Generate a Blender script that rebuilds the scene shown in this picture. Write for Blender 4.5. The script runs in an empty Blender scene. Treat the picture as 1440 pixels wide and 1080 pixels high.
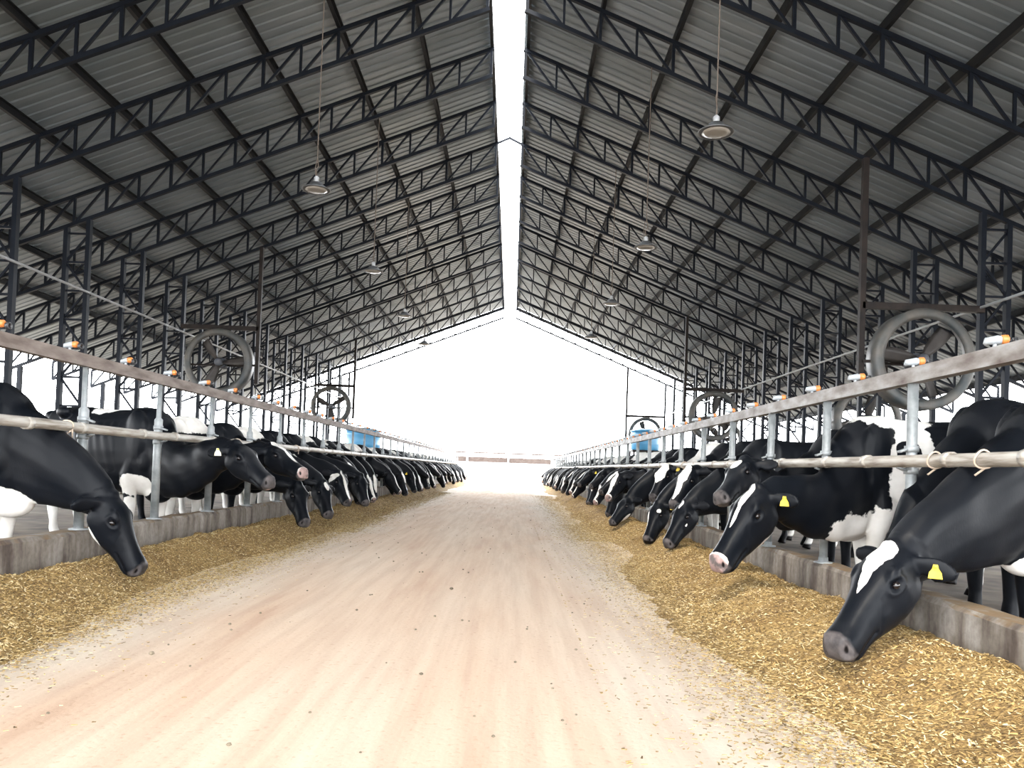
import bpy, bmesh, math, random
import numpy as np
from mathutils import Vector, Matrix

random.seed(7)
rng = np.random.default_rng(7)
scene = bpy.context.scene
COL = scene.collection
PI = math.pi

# ------------------------------------------------------------------ camera
CAM_Z = 1.08
F_PX = 1100.0
ROLL, PITCH, YAW = math.radians(2.1), math.radians(1.2), math.radians(0.02)
SHIFT_X, SHIFT_Y = 0.0, 0.0667
fwd = Vector((math.sin(YAW) * math.cos(PITCH), math.cos(YAW) * math.cos(PITCH), math.sin(PITCH)))
rt = Vector((math.cos(YAW), -math.sin(YAW), 0))
upv = rt.cross(fwd)
rt2 = rt * math.cos(ROLL) + upv * math.sin(ROLL)
up2 = upv * math.cos(ROLL) - rt * math.sin(ROLL)
CAM = Vector((0, 0, CAM_Z))
cam_data = bpy.data.cameras.new('camera')
cam_data.sensor_width = 36.0
cam_data.sensor_fit = 'HORIZONTAL'
cam_data.lens = F_PX * 36 / 1440
cam_data.shift_x, cam_data.shift_y = SHIFT_X, SHIFT_Y
cam_data.clip_start, cam_data.clip_end = 0.05, 2000
cam = bpy.data.objects.new('camera', cam_data)
m = Matrix((rt2, up2, -fwd)).transposed().to_4x4()
m.translation = CAM
cam.matrix_world = m
COL.objects.link(cam)
scene.camera = cam


def at(px, py, depth):
    """the world point seen at pixel (px, py) of the photograph whose world Y is depth"""
    u = (px - 720 + SHIFT_X * 1440) / F_PX
    v = -(py - 540 - SHIFT_Y * 1440) / F_PX
    d = fwd + rt2 * u + up2 * v
    return CAM + d * (depth / d.y)


# ------------------------------------------------------------------ world, sun, exposure
scene.view_settings.view_transform = 'Standard'
scene.view_settings.look = 'None'
scene.view_settings.exposure = 0.7
scene.view_settings.gamma = 1.0
scene.view_settings.use_curve_mapping = False
world = bpy.data.worlds.new('world')
scene.world = world
world.use_nodes = True
bg = world.node_tree.nodes['Background']
bg.inputs[0].default_value = (0.94, 0.97, 1.0, 1)
bg.inputs[1].default_value = 9.0
sun_data = bpy.data.lights.new('sun', 'SUN')
sun_data.energy = 6.0
sun_data.angle = math.radians(8)
sun_data.color = (1.0, 0.93, 0.82)
sun = bpy.data.objects.new('sun', sun_data)
sun.rotation_euler = (math.radians(38), 0, math.radians(-18))
COL.objects.link(sun)

# ------------------------------------------------------------------ layout numbers
XC = -0.38                       # centre line of the barn
ROOF_START, ROOF_END = -7.0, 44.6  # unseen near part runs behind the camera to even the light on the lane
SLOPE = 0.40
GAP = 0.33                       # half width of the ridge opening
H_RIDGE = CAM_Z + 8.5            # lower chord at the ridge opening
TRUSS_D = 0.60
EAVE = 15.4
COL_D = 9.15
TRUSS_Y = [16.8 + 2.47 * k for k in range(-4, 12)]
RAIL_END = 52.0
SIDES = {'left': dict(s=-1, x=-3.50, dz=0.055), 'right': dict(s=1, x=2.573, dz=0.0)}
STALL_Z = 0.085


def chord_z(x):
    return H_RIDGE - SLOPE * (abs(x - XC) - GAP)


# ------------------------------------------------------------------ materials
def mat(name, base, rough=0.6, metal=0.0, spec=0.5):
    m = bpy.data.materials.new(name)
    m.use_nodes = True
    nt = m.node_tree
    b = nt.nodes['Principled BSDF']
    b.inputs['Base Color'].default_value = (*base, 1)
    b.inputs['Roughness'].default_value = rough
    b.inputs['Metallic'].default_value = metal
    b.inputs['Specular IOR Level'].default_value = spec
    return m, nt, b


def node(nt, kind, **kw):
    n = nt.nodes.new(kind)
    for k, v in kw.items():
        setattr(n, k, v)
    return n


def noise(nt, scale, detail=5.0, rough=0.55, vec=None, coord='Object', stretch=None):
    n = node(nt, 'ShaderNodeTexNoise')
    n.inputs['Scale'].default_value = scale
    n.inputs['Detail'].default_value = detail
    n.inputs['Roughness'].default_value = rough
    tc = node(nt, 'ShaderNodeTexCoord')
    src = tc.outputs[coord]
    if stretch:
        mp = node(nt, 'ShaderNodeMapping')
        mp.inputs['Scale'].default_value = stretch
        nt.links.new(src, mp.inputs['Vector'])
        src = mp.outputs['Vector']
    nt.links.new(src, n.inputs['Vector'])
    return n


def ramp(nt, fac, stops):
    r = node(nt, 'ShaderNodeValToRGB')
    el = r.color_ramp.elements
    el[0].position, el[0].color = stops[0][0], (*stops[0][1], 1)
    el[1].position, el[1].color = stops[-1][0], (*stops[-1][1], 1)
    for p, c in stops[1:-1]:
        e = el.new(p)
        e.color = (*c, 1)
    nt.links.new(fac, r.inputs['Fac'])
    return r


def bump(nt, b, height, strength=0.3, dist=0.01):
    n = node(nt, 'ShaderNodeBump')
    n.inputs['Strength'].default_value = strength
    n.inputs['Distance'].default_value = dist
    nt.links.new(height, n.inputs['Height'])
    nt.links.new(n.outputs['Normal'], b.inputs['Normal'])
    return n


def mix(nt, fac, a, b):
    n = node(nt, 'ShaderNodeMix', data_type='RGBA')
    for sock, v in ((n.inputs[0], fac), (n.inputs[6], a), (n.inputs[7], b)):
        if isinstance(v, (int, float)):
            sock.default_value = v
        elif isinstance(v, tuple):
            sock.default_value = (*v, 1)
        else:
            nt.links.new(v, sock)
    return n.outputs[2]


def noisy_mat(name, c1, c2, scale, rough=0.6, metal=0.0, c3=None, stretch=None, bstr=0.0, bdist=0.01, lo=0.35, hi=0.65, spec=0.5):
    m, nt, b = mat(name, c1, rough, metal, spec)
    n = noise(nt, scale, stretch=stretch)
    stops = [(lo, c1), (hi, c2)] if c3 is None else [(lo, c1), ((lo + hi) / 2, c2), (hi, c3)]
    r = ramp(nt, n.outputs['Fac'], stops)
    nt.links.new(r.outputs['Color'], b.inputs['Base Color'])
    if bstr:
        bump(nt, b, n.outputs['Fac'], bstr, bdist)
    return m


M = {}
M['steel'] = noisy_mat('dark_painted_steel', (0.006, 0.008, 0.013), (0.010, 0.013, 0.019), 3.0, 0.5, spec=0.12)
M['purlin'] = noisy_mat('purlin_steel', (0.010, 0.012, 0.016), (0.022, 0.022, 0.022), 1.2, 0.55, spec=0.15)
M['rusty_steel'] = noisy_mat('rust_brown_steel', (0.014, 0.012, 0.012), (0.03, 0.023, 0.02), 4.0, 0.6, spec=0.15)
M['galv'] = noisy_mat('galvanised_pipe', (0.17, 0.185, 0.19), (0.30, 0.315, 0.32), 9.0, 0.5, 0.3)
M['galv_rail'] = noisy_mat('worn_rail_pipe', (0.17, 0.14, 0.11), (0.34, 0.31, 0.27), 5.0, 0.5, 0.15, c3=(0.43, 0.41, 0.375), stretch=(6, 0.6, 6))
M['rail_top_left'] = noisy_mat('weathered_rail', (0.10, 0.075, 0.062), (0.21, 0.175, 0.155), 3.5, 0.75, stretch=(4, 1, 4), bstr=0.2)
M['rail_top_right'] = noisy_mat('rust_stained_rail', (0.07, 0.045, 0.035), (0.19, 0.17, 0.155), 3.5, 0.6, c3=(0.32, 0.315, 0.305), stretch=(3, 1, 3), lo=0.28, hi=0.7)
M['white_pipe'] = mat('white_conduit', (0.33, 0.345, 0.36), 0.4)[0]
M['fan_ring'] = noisy_mat('dusty_fan_shroud', (0.03, 0.038, 0.042), (0.10, 0.09, 0.078), 2.5, 0.5)
M['fan_blade'] = noisy_mat('dusty_fan_blade', (0.022, 0.019, 0.018), (0.045, 0.038, 0.034), 3.0, 0.6)
M['motor'] = noisy_mat('motor_housing', (0.04, 0.05, 0.065), (0.09, 0.09, 0.1), 5.0, 0.5)
M['lamp_grey'] = mat('lamp_grey_metal', (0.10, 0.105, 0.11), 0.4, 0.5)[0]
M['lamp_lens'] = mat('lamp_lens', (0.26, 0.24, 0.21), 0.25)[0]
M['cable'] = mat('hanging_cable', (0.10, 0.08, 0.065), 0.7)[0]
M['nozzle_white'] = mat('nozzle_white_plastic', (0.28, 0.30, 0.315), 0.35)[0]
M['nozzle_orange'] = mat('nozzle_orange_plastic', (0.52, 0.17, 0.04), 0.4)[0]
M['black_plastic'] = mat('black_plastic', (0.02, 0.02, 0.022), 0.4)[0]
M['tank_blue'] = mat('blue_tank_plastic', (0.08, 0.30, 0.52), 0.35)[0]
M['tag_yellow'] = noisy_mat('yellow_ear_tag', (0.58, 0.40, 0.02), (0.70, 0.52, 0.05), 30, 0.55)
M['tag_white'] = mat('pale_ear_tag', (0.85, 0.82, 0.55), 0.45)[0]
M['tag_ink'] = mat('tag_ink', (0.25, 0.17, 0.02), 0.6)[0]
M['eye'] = mat('cow_eye', (0.008, 0.006, 0.006), 0.08)[0]
M['far_rail'] = noisy_mat('far_brown_boards', (0.035, 0.022, 0.018), (0.055, 0.04, 0.034), 3, 0.7)
M['rope'] = mat('wire_tie', (0.45, 0.36, 0.28), 0.7)[0]

# roof sheet
m_, nt, b = mat('zinc_roof_sheet', (0.3, 0.3, 0.3), 0.42, 0.35)
n1 = noise(nt, 1.0, 6, stretch=(0.25, 3.0, 1.0))
n2 = noise(nt, 0.35, 2)
r1 = ramp(nt, n1.outputs['Fac'], [(0.30, (0.185, 0.225, 0.26)), (0.7, (0.27, 0.31, 0.345))])
r2 = ramp(nt, n2.outputs['Fac'], [(0.35, (0.88, 0.87, 0.83)), (0.65, (1.0, 1.0, 1.0))])
mm = node(nt, 'ShaderNodeMix', data_type='RGBA', blend_type='MULTIPLY')
mm.inputs[0].default_value = 1.0
nt.links.new(r1.outputs['Color'], mm.inputs[6])
nt.links.new(r2.outputs['Color'], mm.inputs[7])
nt.links.new(mm.outputs[2], b.inputs['Base Color'])
M['roof'] = m_

# concrete kerb
m_, nt, b = mat('stained_concrete', (0.3, 0.3, 0.3), 0.85)
n1 = noise(nt, 2.0, 6, stretch=(1.5, 3.2, 0.8))
r1 = ramp(nt, n1.outputs['Fac'], [(0.34, (0.07, 0.052, 0.042)), (0.48, (0.17, 0.145, 0.12)), (0.70, (0.30, 0.275, 0.245))])
n2 = noise(nt, 26.0, 4)
r2 = ramp(nt, n2.outputs['Fac'], [(0.3, (0.75, 0.73, 0.72)), (0.6, (1, 1, 1))])
mm = node(nt, 'ShaderNodeMix', data_type='RGBA', blend_type='MULTIPLY')
mm.inputs[0].default_value = 1.0
nt.links.new(r1.outputs['Color'], mm.inputs[6])
nt.links.new(r2.outputs['Color'], mm.inputs[7])
nt.links.new(mm.outputs[2], b.inputs['Base Color'])
bump(nt, b, n2.outputs['Fac'], 0.35, 0.012)
ge = node(nt, 'ShaderNodeNewGeometry')
sz = node(nt, 'ShaderNodeSeparateXYZ')
nt.links.new(ge.outputs['Normal'], sz.inputs[0])
n4 = noise(nt, 7.0, 5)
mu = node(nt, 'ShaderNodeMath', operation='MULTIPLY')
nt.links.new(sz.outputs['Z'], mu.inputs[0])
nt.links.new(n4.outputs['Fac'], mu.inputs[1])
tm = ramp(nt, mu.outputs[0], [(0.36, (0, 0, 0)), (0.52, (1, 1, 1))])
nt.links.new(mix(nt, tm.outputs['Color'], mm.outputs[2], (0.15, 0.095, 0.045)), b.inputs['Base Color'])
M['kerb'] = m_

# lane dirt: pinkish beige soil, whitish dust along the feed, tan streaks along the driving direction
m_, nt, b = mat('packed_dirt', (0.5, 0.4, 0.3), 0.95)
n1 = noise(nt, 0.9, 7, 0.6, stretch=(1.6, 0.22, 1))
n2 = noise(nt, 0.35, 4)
n3 = noise(nt, 34.0, 6)
n4 = noise(nt, 3.2, 5, stretch=(3.0, 0.16, 1))
soil = ramp(nt, n1.outputs['Fac'], [(0.30, (0.50, 0.325, 0.215)), (0.48, (0.56, 0.41, 0.295)), (0.70, (0.60, 0.475, 0.36))])
tc = node(nt, 'ShaderNodeTexCoord')
sx = node(nt, 'ShaderNodeSeparateXYZ')
nt.links.new(tc.outputs['Object'], sx.inputs[0])
ad = node(nt, 'ShaderNodeMath', operation='ADD')
nt.links.new(sx.outputs['X'], ad.inputs[0])
w1 = node(nt, 'ShaderNodeMath', operation='MULTIPLY_ADD')
nt.links.new(n2.outputs['Fac'], w1.inputs[0])
w1.inputs[1].default_value = 1.6
w1.inputs[2].default_value = -0.8
nt.links.new(w1.outputs[0], ad.inputs[1])
mr = node(nt, 'ShaderNodeMapRange')
mr.inputs['From Min'].default_value, mr.inputs['From Max'].default_value = -4.0, 3.0
nt.links.new(ad.outputs[0], mr.inputs['Value'])
dust = ramp(nt, mr.outputs[0], [(0.0, (1, 1, 1)), (0.20, (0.9, 0.9, 0.9)), (0.30, (0.1, 0.1, 0.1)), (0.62, (0.12, 0.12, 0.12)), (0.72, (0.75, 0.75, 0.75)), (1.0, (1, 1, 1))])
c1 = mix(nt, dust.outputs['Color'], soil.outputs['Color'], (0.60, 0.53, 0.44))
streak = ramp(nt, n4.outputs['Fac'], [(0.38, (0.84, 0.80, 0.78)), (0.6, (1, 1, 1))])
mm = node(nt, 'ShaderNodeMix', data_type='RGBA', blend_type='MULTIPLY')
mm.inputs[0].default_value = 0.8
nt.links.new(c1, mm.inputs[6])
nt.links.new(streak.outputs['Color'], mm.inputs[7])
speck = ramp(nt, n3.outputs['Fac'], [(0.30, (0.72, 0.66, 0.60)), (0.42, (1, 1, 1))])
mm2 = node(nt, 'ShaderNodeMix', data_type='RGBA', blend_type='MULTIPLY')
mm2.inputs[0].default_value = 0.6
nt.links.new(mm.outputs[2], mm2.inputs[6])
nt.links.new(speck.outputs['Color'], mm2.inputs[7])
nt.links.new(mm2.outputs[2], b.inputs['Base Color'])
bump(nt, b, n3.outputs['Fac'], 0.25, 0.01)
M['lane'] = m_

M['ground'] = noisy_mat('pale_outside_ground', (0.17, 0.145, 0.12), (0.22, 0.20, 0.17), 0.3, 0.95)
M['bedding'] = noisy_mat('dark_bedding', (0.07, 0.05, 0.035), (0.16, 0.12, 0.085), 2.5, 0.95, bstr=0.5, bdist=0.03)

# feed
m_, nt, b = mat('chopped_silage', (0.4, 0.3, 0.1), 0.9)
n1 = noise(nt, 60.0, 6, 0.65, stretch=(1, 0.8, 1))
n2 = noise(nt, 2.2, 5)
n3 = noise(nt, 22.0, 4, 0.6, stretch=(1, 2, 1))
r1 = ramp(nt, n1.outputs['Fac'], [(0.30, (0.085, 0.048, 0.014)), (0.47, (0.24, 0.15, 0.05)), (0.60, (0.39, 0.26, 0.095)), (0.76, (0.58, 0.44, 0.22))])
r2 = ramp(nt, n2.outputs['Fac'], [(0.35, (0.70, 0.64, 0.56)), (0.6, (1, 1, 1))])
mm = node(nt, 'ShaderNodeMix', data_type='RGBA', blend_type='MULTIPLY')
mm.inputs[0].default_value = 1.0
nt.links.new(r1.outputs['Color'], mm.inputs[6])
nt.links.new(r2.outputs['Color'], mm.inputs[7])
nt.links.new(mm.outputs[2], b.inputs['Base Color'])
bump(nt, b, n3.outputs['Fac'], 1.0, 0.05)
M['feed'] = m_
m_, nt, b = mat('straw_flakes', (0.5, 0.4, 0.2), 0.85)
g = node(nt, 'ShaderNodeNewGeometry')
r1 = ramp(nt, g.outputs['Random Per Island'], [(0.0, (0.07, 0.042, 0.012)), (0.3, (0.23, 0.145, 0.048)), (0.7, (0.42, 0.285, 0.105)), (1.0, (0.64, 0.53, 0.32))])
nt.links.new(r1.outputs['Color'], b.inputs['Base Color'])
M['flakes'] = m_
M['clod'] = noisy_mat('dark_clods', (0.10, 0.08, 0.055), (0.2, 0.16, 0.11), 20, 0.95)

# cow coat: colour follows the attribute written on the mesh (white patches, muzzle, hooves)
m_, nt, b = mat('holstein_coat', (0.012, 0.012, 0.014), 0.42)
at_ = node(nt, 'ShaderNodeAttribute', attribute_name='coat')
sep = node(nt, 'ShaderNodeSeparateColor')
nt.links.new(at_.outputs['Color'], sep.inputs[0])
n1 = noise(nt, 11.0, 4, 0.58)
n2 = noise(nt, 120.0, 3, stretch=(1, 1, 0.35))
n3 = noise(nt, 4.0, 4)
wv = node(nt, 'ShaderNodeMath', operation='MULTIPLY_ADD')
nt.links.new(n1.outputs['Fac'], wv.inputs[0])
wv.inputs[1].default_value, wv.inputs[2].default_value = 0.28, -0.14
sm = node(nt, 'ShaderNodeMath', operation='ADD')
nt.links.new(sep.outputs[0], sm.inputs[0])
nt.links.new(wv.outputs[0], sm.inputs[1])
mask = ramp(nt, sm.outputs[0], [(0.490, (0, 0, 0)), (0.510, (1, 1, 1))])
blk = ramp(nt, n3.outputs['Fac'], [(0.35, (0.0026, 0.0036, 0.0056)), (0.7, (0.0056, 0.0062, 0.0080))])
wht = ramp(nt, n3.outputs['Fac'], [(0.35, (0.52, 0.49, 0.45)), (0.65, (0.68, 0.66, 0.63))])
c = mix(nt, mask.outputs['Color'], blk.outputs['Color'], wht.outputs['Color'])
muzm = ramp(nt, sep.outputs[1], [(0.40, (0, 0, 0)), (0.60, (1, 1, 1))])
muzc = ramp(nt, n1.outputs['Fac'], [(0.35, (0.030, 0.028, 0.029)), (0.62, (0.085, 0.074, 0.072))])
pkc = ramp(nt, n1.outputs['Fac'], [(0.38, (0.09, 0.075, 0.072)), (0.52, (0.27, 0.185, 0.17))])
pink = mix(nt, mask.outputs['Color'], muzc.outputs['Color'], pkc.outputs['Color'])
c = mix(nt, muzm.outputs['Color'], c, pink)
dk = ramp(nt, sep.outputs[2], [(0.40, (0, 0, 0)), (0.60, (1, 1, 1))])
c = mix(nt, dk.outputs['Color'], c, (0.005, 0.004, 0.004))
nt.links.new(c, b.inputs['Base Color'])
b.inputs['Specular IOR Level'].default_value = 0.10
b.inputs['Roughness'].default_value = 0.42
bump(nt, b, n2.outputs['Fac'], 0.18, 0.004)
M['coat'] = m_


# ------------------------------------------------------------------ mesh helpers
class MB:
    def __init__(self):
        self.v, self.f = [], []

    def beam(self, p, q, w, h, up=(0, 0, 1)):
        p, q, up = Vector(p), Vector(q), Vector(up)
        d = (q - p).normalized()
        s = d.cross(up)
        if s.length < 1e-5:
            s = d.cross(Vector((1, 0, 0)))
        s.normalize()
        u = s.cross(d)
        i = len(self.v)
        for c in (p, q):
            for a, e in ((-1, -1), (1, -1), (1, 1), (-1, 1)):
                self.v.append(c + s * (a * w / 2) + u * (e * h / 2))
        self.f += [(i, i + 3, i + 2, i + 1), (i + 4, i + 5, i + 6, i + 7)]
        for k in range(4):
            j = (k + 1) % 4
            self.f.append((i + k, i + j, i + 4 + j, i + 4 + k))
        return self

    def angle(self, p, q, leg, t, up=(0, 0, 1)):
        """an L profile: two thin flanges"""
        p, q, up = Vector(p), Vector(q), Vector(up)
        d = (q - p).normalized()
        s = d.cross(up)
        if s.length < 1e-5:
            s = d.cross(Vector((1, 0, 0)))
        s.normalize()
        u = s.cross(d)
        self.beam(p + u * (leg / 2 - t / 2), q + u * (leg / 2 - t / 2), leg, t, up)
        self.beam(p - s * (leg / 2 - t / 2), q - s * (leg / 2 - t / 2), t, leg, up)
        return self

    def loft(self, rings, closed=True, caps=True):
        n = len(rings[0])
        i0 = len(self.v)
        for r in rings:
            self.v += [Vector(p) for p in r]
        for a in range(len(rings) - 1):
            for k in range(n):
                j = (k + 1) % n
                self.f.append((i0 + a * n + k, i0 + a * n + j, i0 + (a + 1) * n + j, i0 + (a + 1) * n + k))
        if caps:
            self.f.append(tuple(i0 + k for k in reversed(range(n))))
            e = i0 + (len(rings) - 1) * n
            self.f.append(tuple(e + k for k in range(n)))
        return self

    def tube(self, pts, rad, n=10, caps=True):
        pts = [Vector(p) for p in pts]
        rads = rad if isinstance(rad, (list, tuple)) else [rad] * len(pts)
        rings = []
        ref = None
        for i, p in enumerate(pts):
            d = (pts[min(i + 1, len(pts) - 1)] - pts[max(i - 1, 0)]).normalized()
            if ref is None:
                ref = Vector((0, 0, 1)) if abs(d.z) < 0.9 else Vector((1, 0, 0))
            s = d.cross(ref).normalized()
            ref = s.cross(d).normalized()
            rings.append([p + (s * math.cos(t) + ref * math.sin(t)) * rads[i] for t in (2 * PI * k / n for k in range(n))])
        return self.loft(rings, caps=caps)

    def lathe(self, prof, c=(0, 0, 0), axis='z', n=24):
        """profile of (r, h); closed with caps when r is small"""
        c = Vector(c)
        rings = []
        for r, h in prof:
            ring = []
            for k in range(n):
                a = 2 * PI * k / n
                if axis == 'z':
                    ring.append(c + Vector((r * math.cos(a), r * math.sin(a), h)))
                elif axis == 'y':
                    ring.append(c + Vector((r * math.sin(a), h, r * math.cos(a))))
                else:
                    ring.append(c + Vector((h, r * math.cos(a), r * math.sin(a))))
            rings.append(ring)
        return self.loft(rings)

    def ring(self, prof, c, n=56):
        """closed profile (r, y) swept round the Y axis"""
        c = Vector(c)
        i0, k = len(self.v), len(prof)
        for a in range(n):
            t = 2 * PI * a / n
            for r, y in prof:
                self.v.append(c + Vector((r * math.sin(t), y, r * math.cos(t))))
        for a in range(n):
            a2 = (a + 1) % n
            for j in range(k):
                j2 = (j + 1) % k
                self.f.append((i0 + a * k + j, i0 + a * k + j2, i0 + a2 * k + j2, i0 + a2 * k + j))
        return self

    def mesh(self, name, material, smooth=False):
        me = bpy.data.meshes.new(name)
        me.from_pydata([tuple(v) for v in self.v], [], self.f)
        if smooth:
            me.polygons.foreach_set('use_smooth', [True] * len(me.polygons))
        if material:
            me.materials.append(M[material] if isinstance(material, str) else material)
        me.update()
        return me

    def build(self, name, material, parent=None, smooth=False, loc=None):
        return link(name, self.mesh(name, material, smooth), parent, loc)


def link(name, data, parent=None, loc=None):
    o = bpy.data.objects.new(name, data)
    COL.objects.link(o)
    if parent is not None:
        o.parent = parent
    if loc is not None:
        o.location = loc
    return o


def tag(o, label, cat, group=None, kind=None):
    if label:
        o['label'] = label
    if cat:
        o['category'] = cat
    if group:
        o['group'] = group
    if kind:
        o['kind'] = kind
    return o


def empty(name, loc=(0, 0, 0), rz=0.0):
    o = bpy.data.objects.new(name, None)
    o.empty_display_size = 0.2
    COL.objects.link(o)
    o.location = loc
    o.rotation_euler = (0, 0, rz)
    return o


def copy_thing(root, loc, rz=None):
    def cp(o, parent):
        c = o.copy()
        COL.objects.link(c)
        c.parent = parent
        for ch in kids.get(o.name, []):
            cp(ch, c)
        return c
    kids = {}

    def walk(o):
        kids[o.name] = list(o.children)
        for ch in o.children:
            walk(ch)
    walk(root)
    r = cp(root, None)
    r.location = loc
    if rz is not None:
        r.rotation_euler = (0, 0, rz)
    return r


ORD = ['first', 'second', 'third', 'fourth', 'fifth', 'sixth', 'seventh', 'eighth', 'ninth', 'tenth', 'eleventh', 'twelfth', 'thirteenth',
       'fourteenth', 'fifteenth', 'sixteenth', 'seventeenth', 'eighteenth', 'nineteenth']
TENS = {2: 'twenty', 3: 'thirty', 4: 'forty', 5: 'fifty', 6: 'sixty', 7: 'seventy'}


def ordinal(i):
    """1 -> first"""
    if i <= 19:
        return ORD[i - 1]
    t, u = divmod(i, 10)
    return TENS[t][:-1] + 'ieth' if u == 0 else TENS[t] + '-' + ORD[u - 1]


# ------------------------------------------------------------------ ground, lane, kerbs, stall floors
def grid(name, x0, x1, y0, y1, nx, ny, fz, material, ys=None):  # fz gives the height
    xs = np.linspace(x0, x1, nx)
    ys = np.linspace(y0, y1, ny) if ys is None else ys
    X, Y = np.meshgrid(xs, ys)
    Z = fz(X, Y)
    v = np.stack([X, Y, Z], -1).reshape(-1, 3)
    nx, ny = len(xs), len(ys)
    idx = np.arange(nx * ny).reshape(ny, nx)
    f = np.stack([idx[:-1, :-1], idx[:-1, 1:], idx[1:, 1:], idx[1:, :-1]], -1).reshape(-1, 4)
    me = bpy.data.meshes.new(name)
    me.from_pydata(v.tolist(), [], f.tolist())
    me.polygons.foreach_set('use_smooth', [True] * len(me.polygons))
    me.materials.append(M[material])
    return me


_ph = rng.uniform(0, 6.28, (40, 3))


def wob(X, Y, f, n, seed):
    """smooth pseudo noise in -1..1"""
    out = np.zeros_like(X, dtype=float)
    for k in range(n):
        a, p, q = _ph[(seed + k) % 40]
        out += np.sin((X * math.cos(a) + Y * math.sin(a)) * f * (0.7 + 0.11 * k * (k + 1)) + p) * np.cos((X * math.sin(q) - Y * math.cos(q)) * f * 0.63 + q)
    return out / n ** 0.5


o = link('floor', grid('floor', -3.6, 2.75, -6, RAIL_END + 2, 40, 300, lambda X, Y: 0.012 * wob(X * 2, Y * 0.4, 2.0, 6, 3), 'lane'))
tag(o, 'pinkish beige dirt feed lane running down the middle of the barn', 'floor', kind='structure')
o = MB()
o.v = [Vector(p) for p in ((-160, -60, -0.06), (160, -60, -0.06), (160, 260, -0.06), (-160, 260, -0.06))]
o.f = [(0, 1, 2, 3)]
tag(o.build('ground', 'ground'), 'pale sunlit ground outside around the barn', 'ground', kind='structure')
for side, S in SIDES.items():
    s, x, dz = S['s'], S['x'], S['dz']
    mb = MB()
    xa, xb = x, x + s * 0.2
    zt = 0.39 + dz
    # kerb with slightly worn edges
    prof = [(xa, -0.05), (xa + s * 0.005, zt - 0.03), (xa + s * 0.03, zt), (xb - s * 0.03, zt), (xb, zt - 0.03), (xb, -0.05)]
    ys = np.arange(-4, RAIL_END + 0.01, 0.25)
    rings = []
    for y in ys:
        rings.append([(px + random.uniform(-.006, .006) * (pz > 0), y, pz + random.uniform(-.007, .007) * (pz > 0)) for px, pz in prof])
    mb.loft(rings)
    tag(mb.build('kerb', 'kerb'), 'stained low concrete feed kerb under the %s feed fence' % side, 'kerb', kind='structure')
    x0, x1 = sorted((xb, XC + s * (EAVE - 0.3)))
    tag(link('stall_floor', grid('stall_floor', x0, x1, -4, ROOF_END + 6, 50, 160, lambda X, Y: STALL_Z + 0.0 * X + 0.012 * wob(X, Y, 2.5, 5, 9), 'bedding')),
        'dark bedding floor of the pen on the %s side' % side, 'floor', kind='structure')


# feed banks
def feed_h(side, X, Y):
    S = SIDES[side]
    t = np.clip((X - S['x']) * -S['s'], 0, None)        # distance from the kerb into the lane
    if side == 'right':
        wid = 1.15 + 0.22 * wob(X * 0, Y, 1.1, 3, 5) - 0.010 * np.clip(Y - 6, 0, 40)
        base, hump = 0.15, 0.10
    else:
        wid = 0.72 + 0.16 * wob(X * 0, Y, 0.9, 3, 12) + 0.25 * np.exp(-((Y - 4) / 1.6) ** 2)
        base, hump = 0.20, 0.08
    q = np.clip(t / np.maximum(wid, 0.3), 0, 1.6)
    prof = base * np.clip(1 - q ** 1.6, -0.4, 1) + hump * np.exp(-((q - 0.42) / 0.22) ** 2)
    q = q + 0.10 * wob(X, Y, 9, 6, 17) + 0.05 * wob(X, Y, 31, 6, 26)
    n = 0.030 * wob(X, Y, 5, 5, 2) + 0.014 * wob(X, Y, 14, 6, 20) + 0.008 * wob(X, Y, 34, 6, 30)
    return prof + n * np.clip(1.25 - q, 0, 1) - 0.03 * np.clip(q - 1.05, 0, 1)


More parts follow.
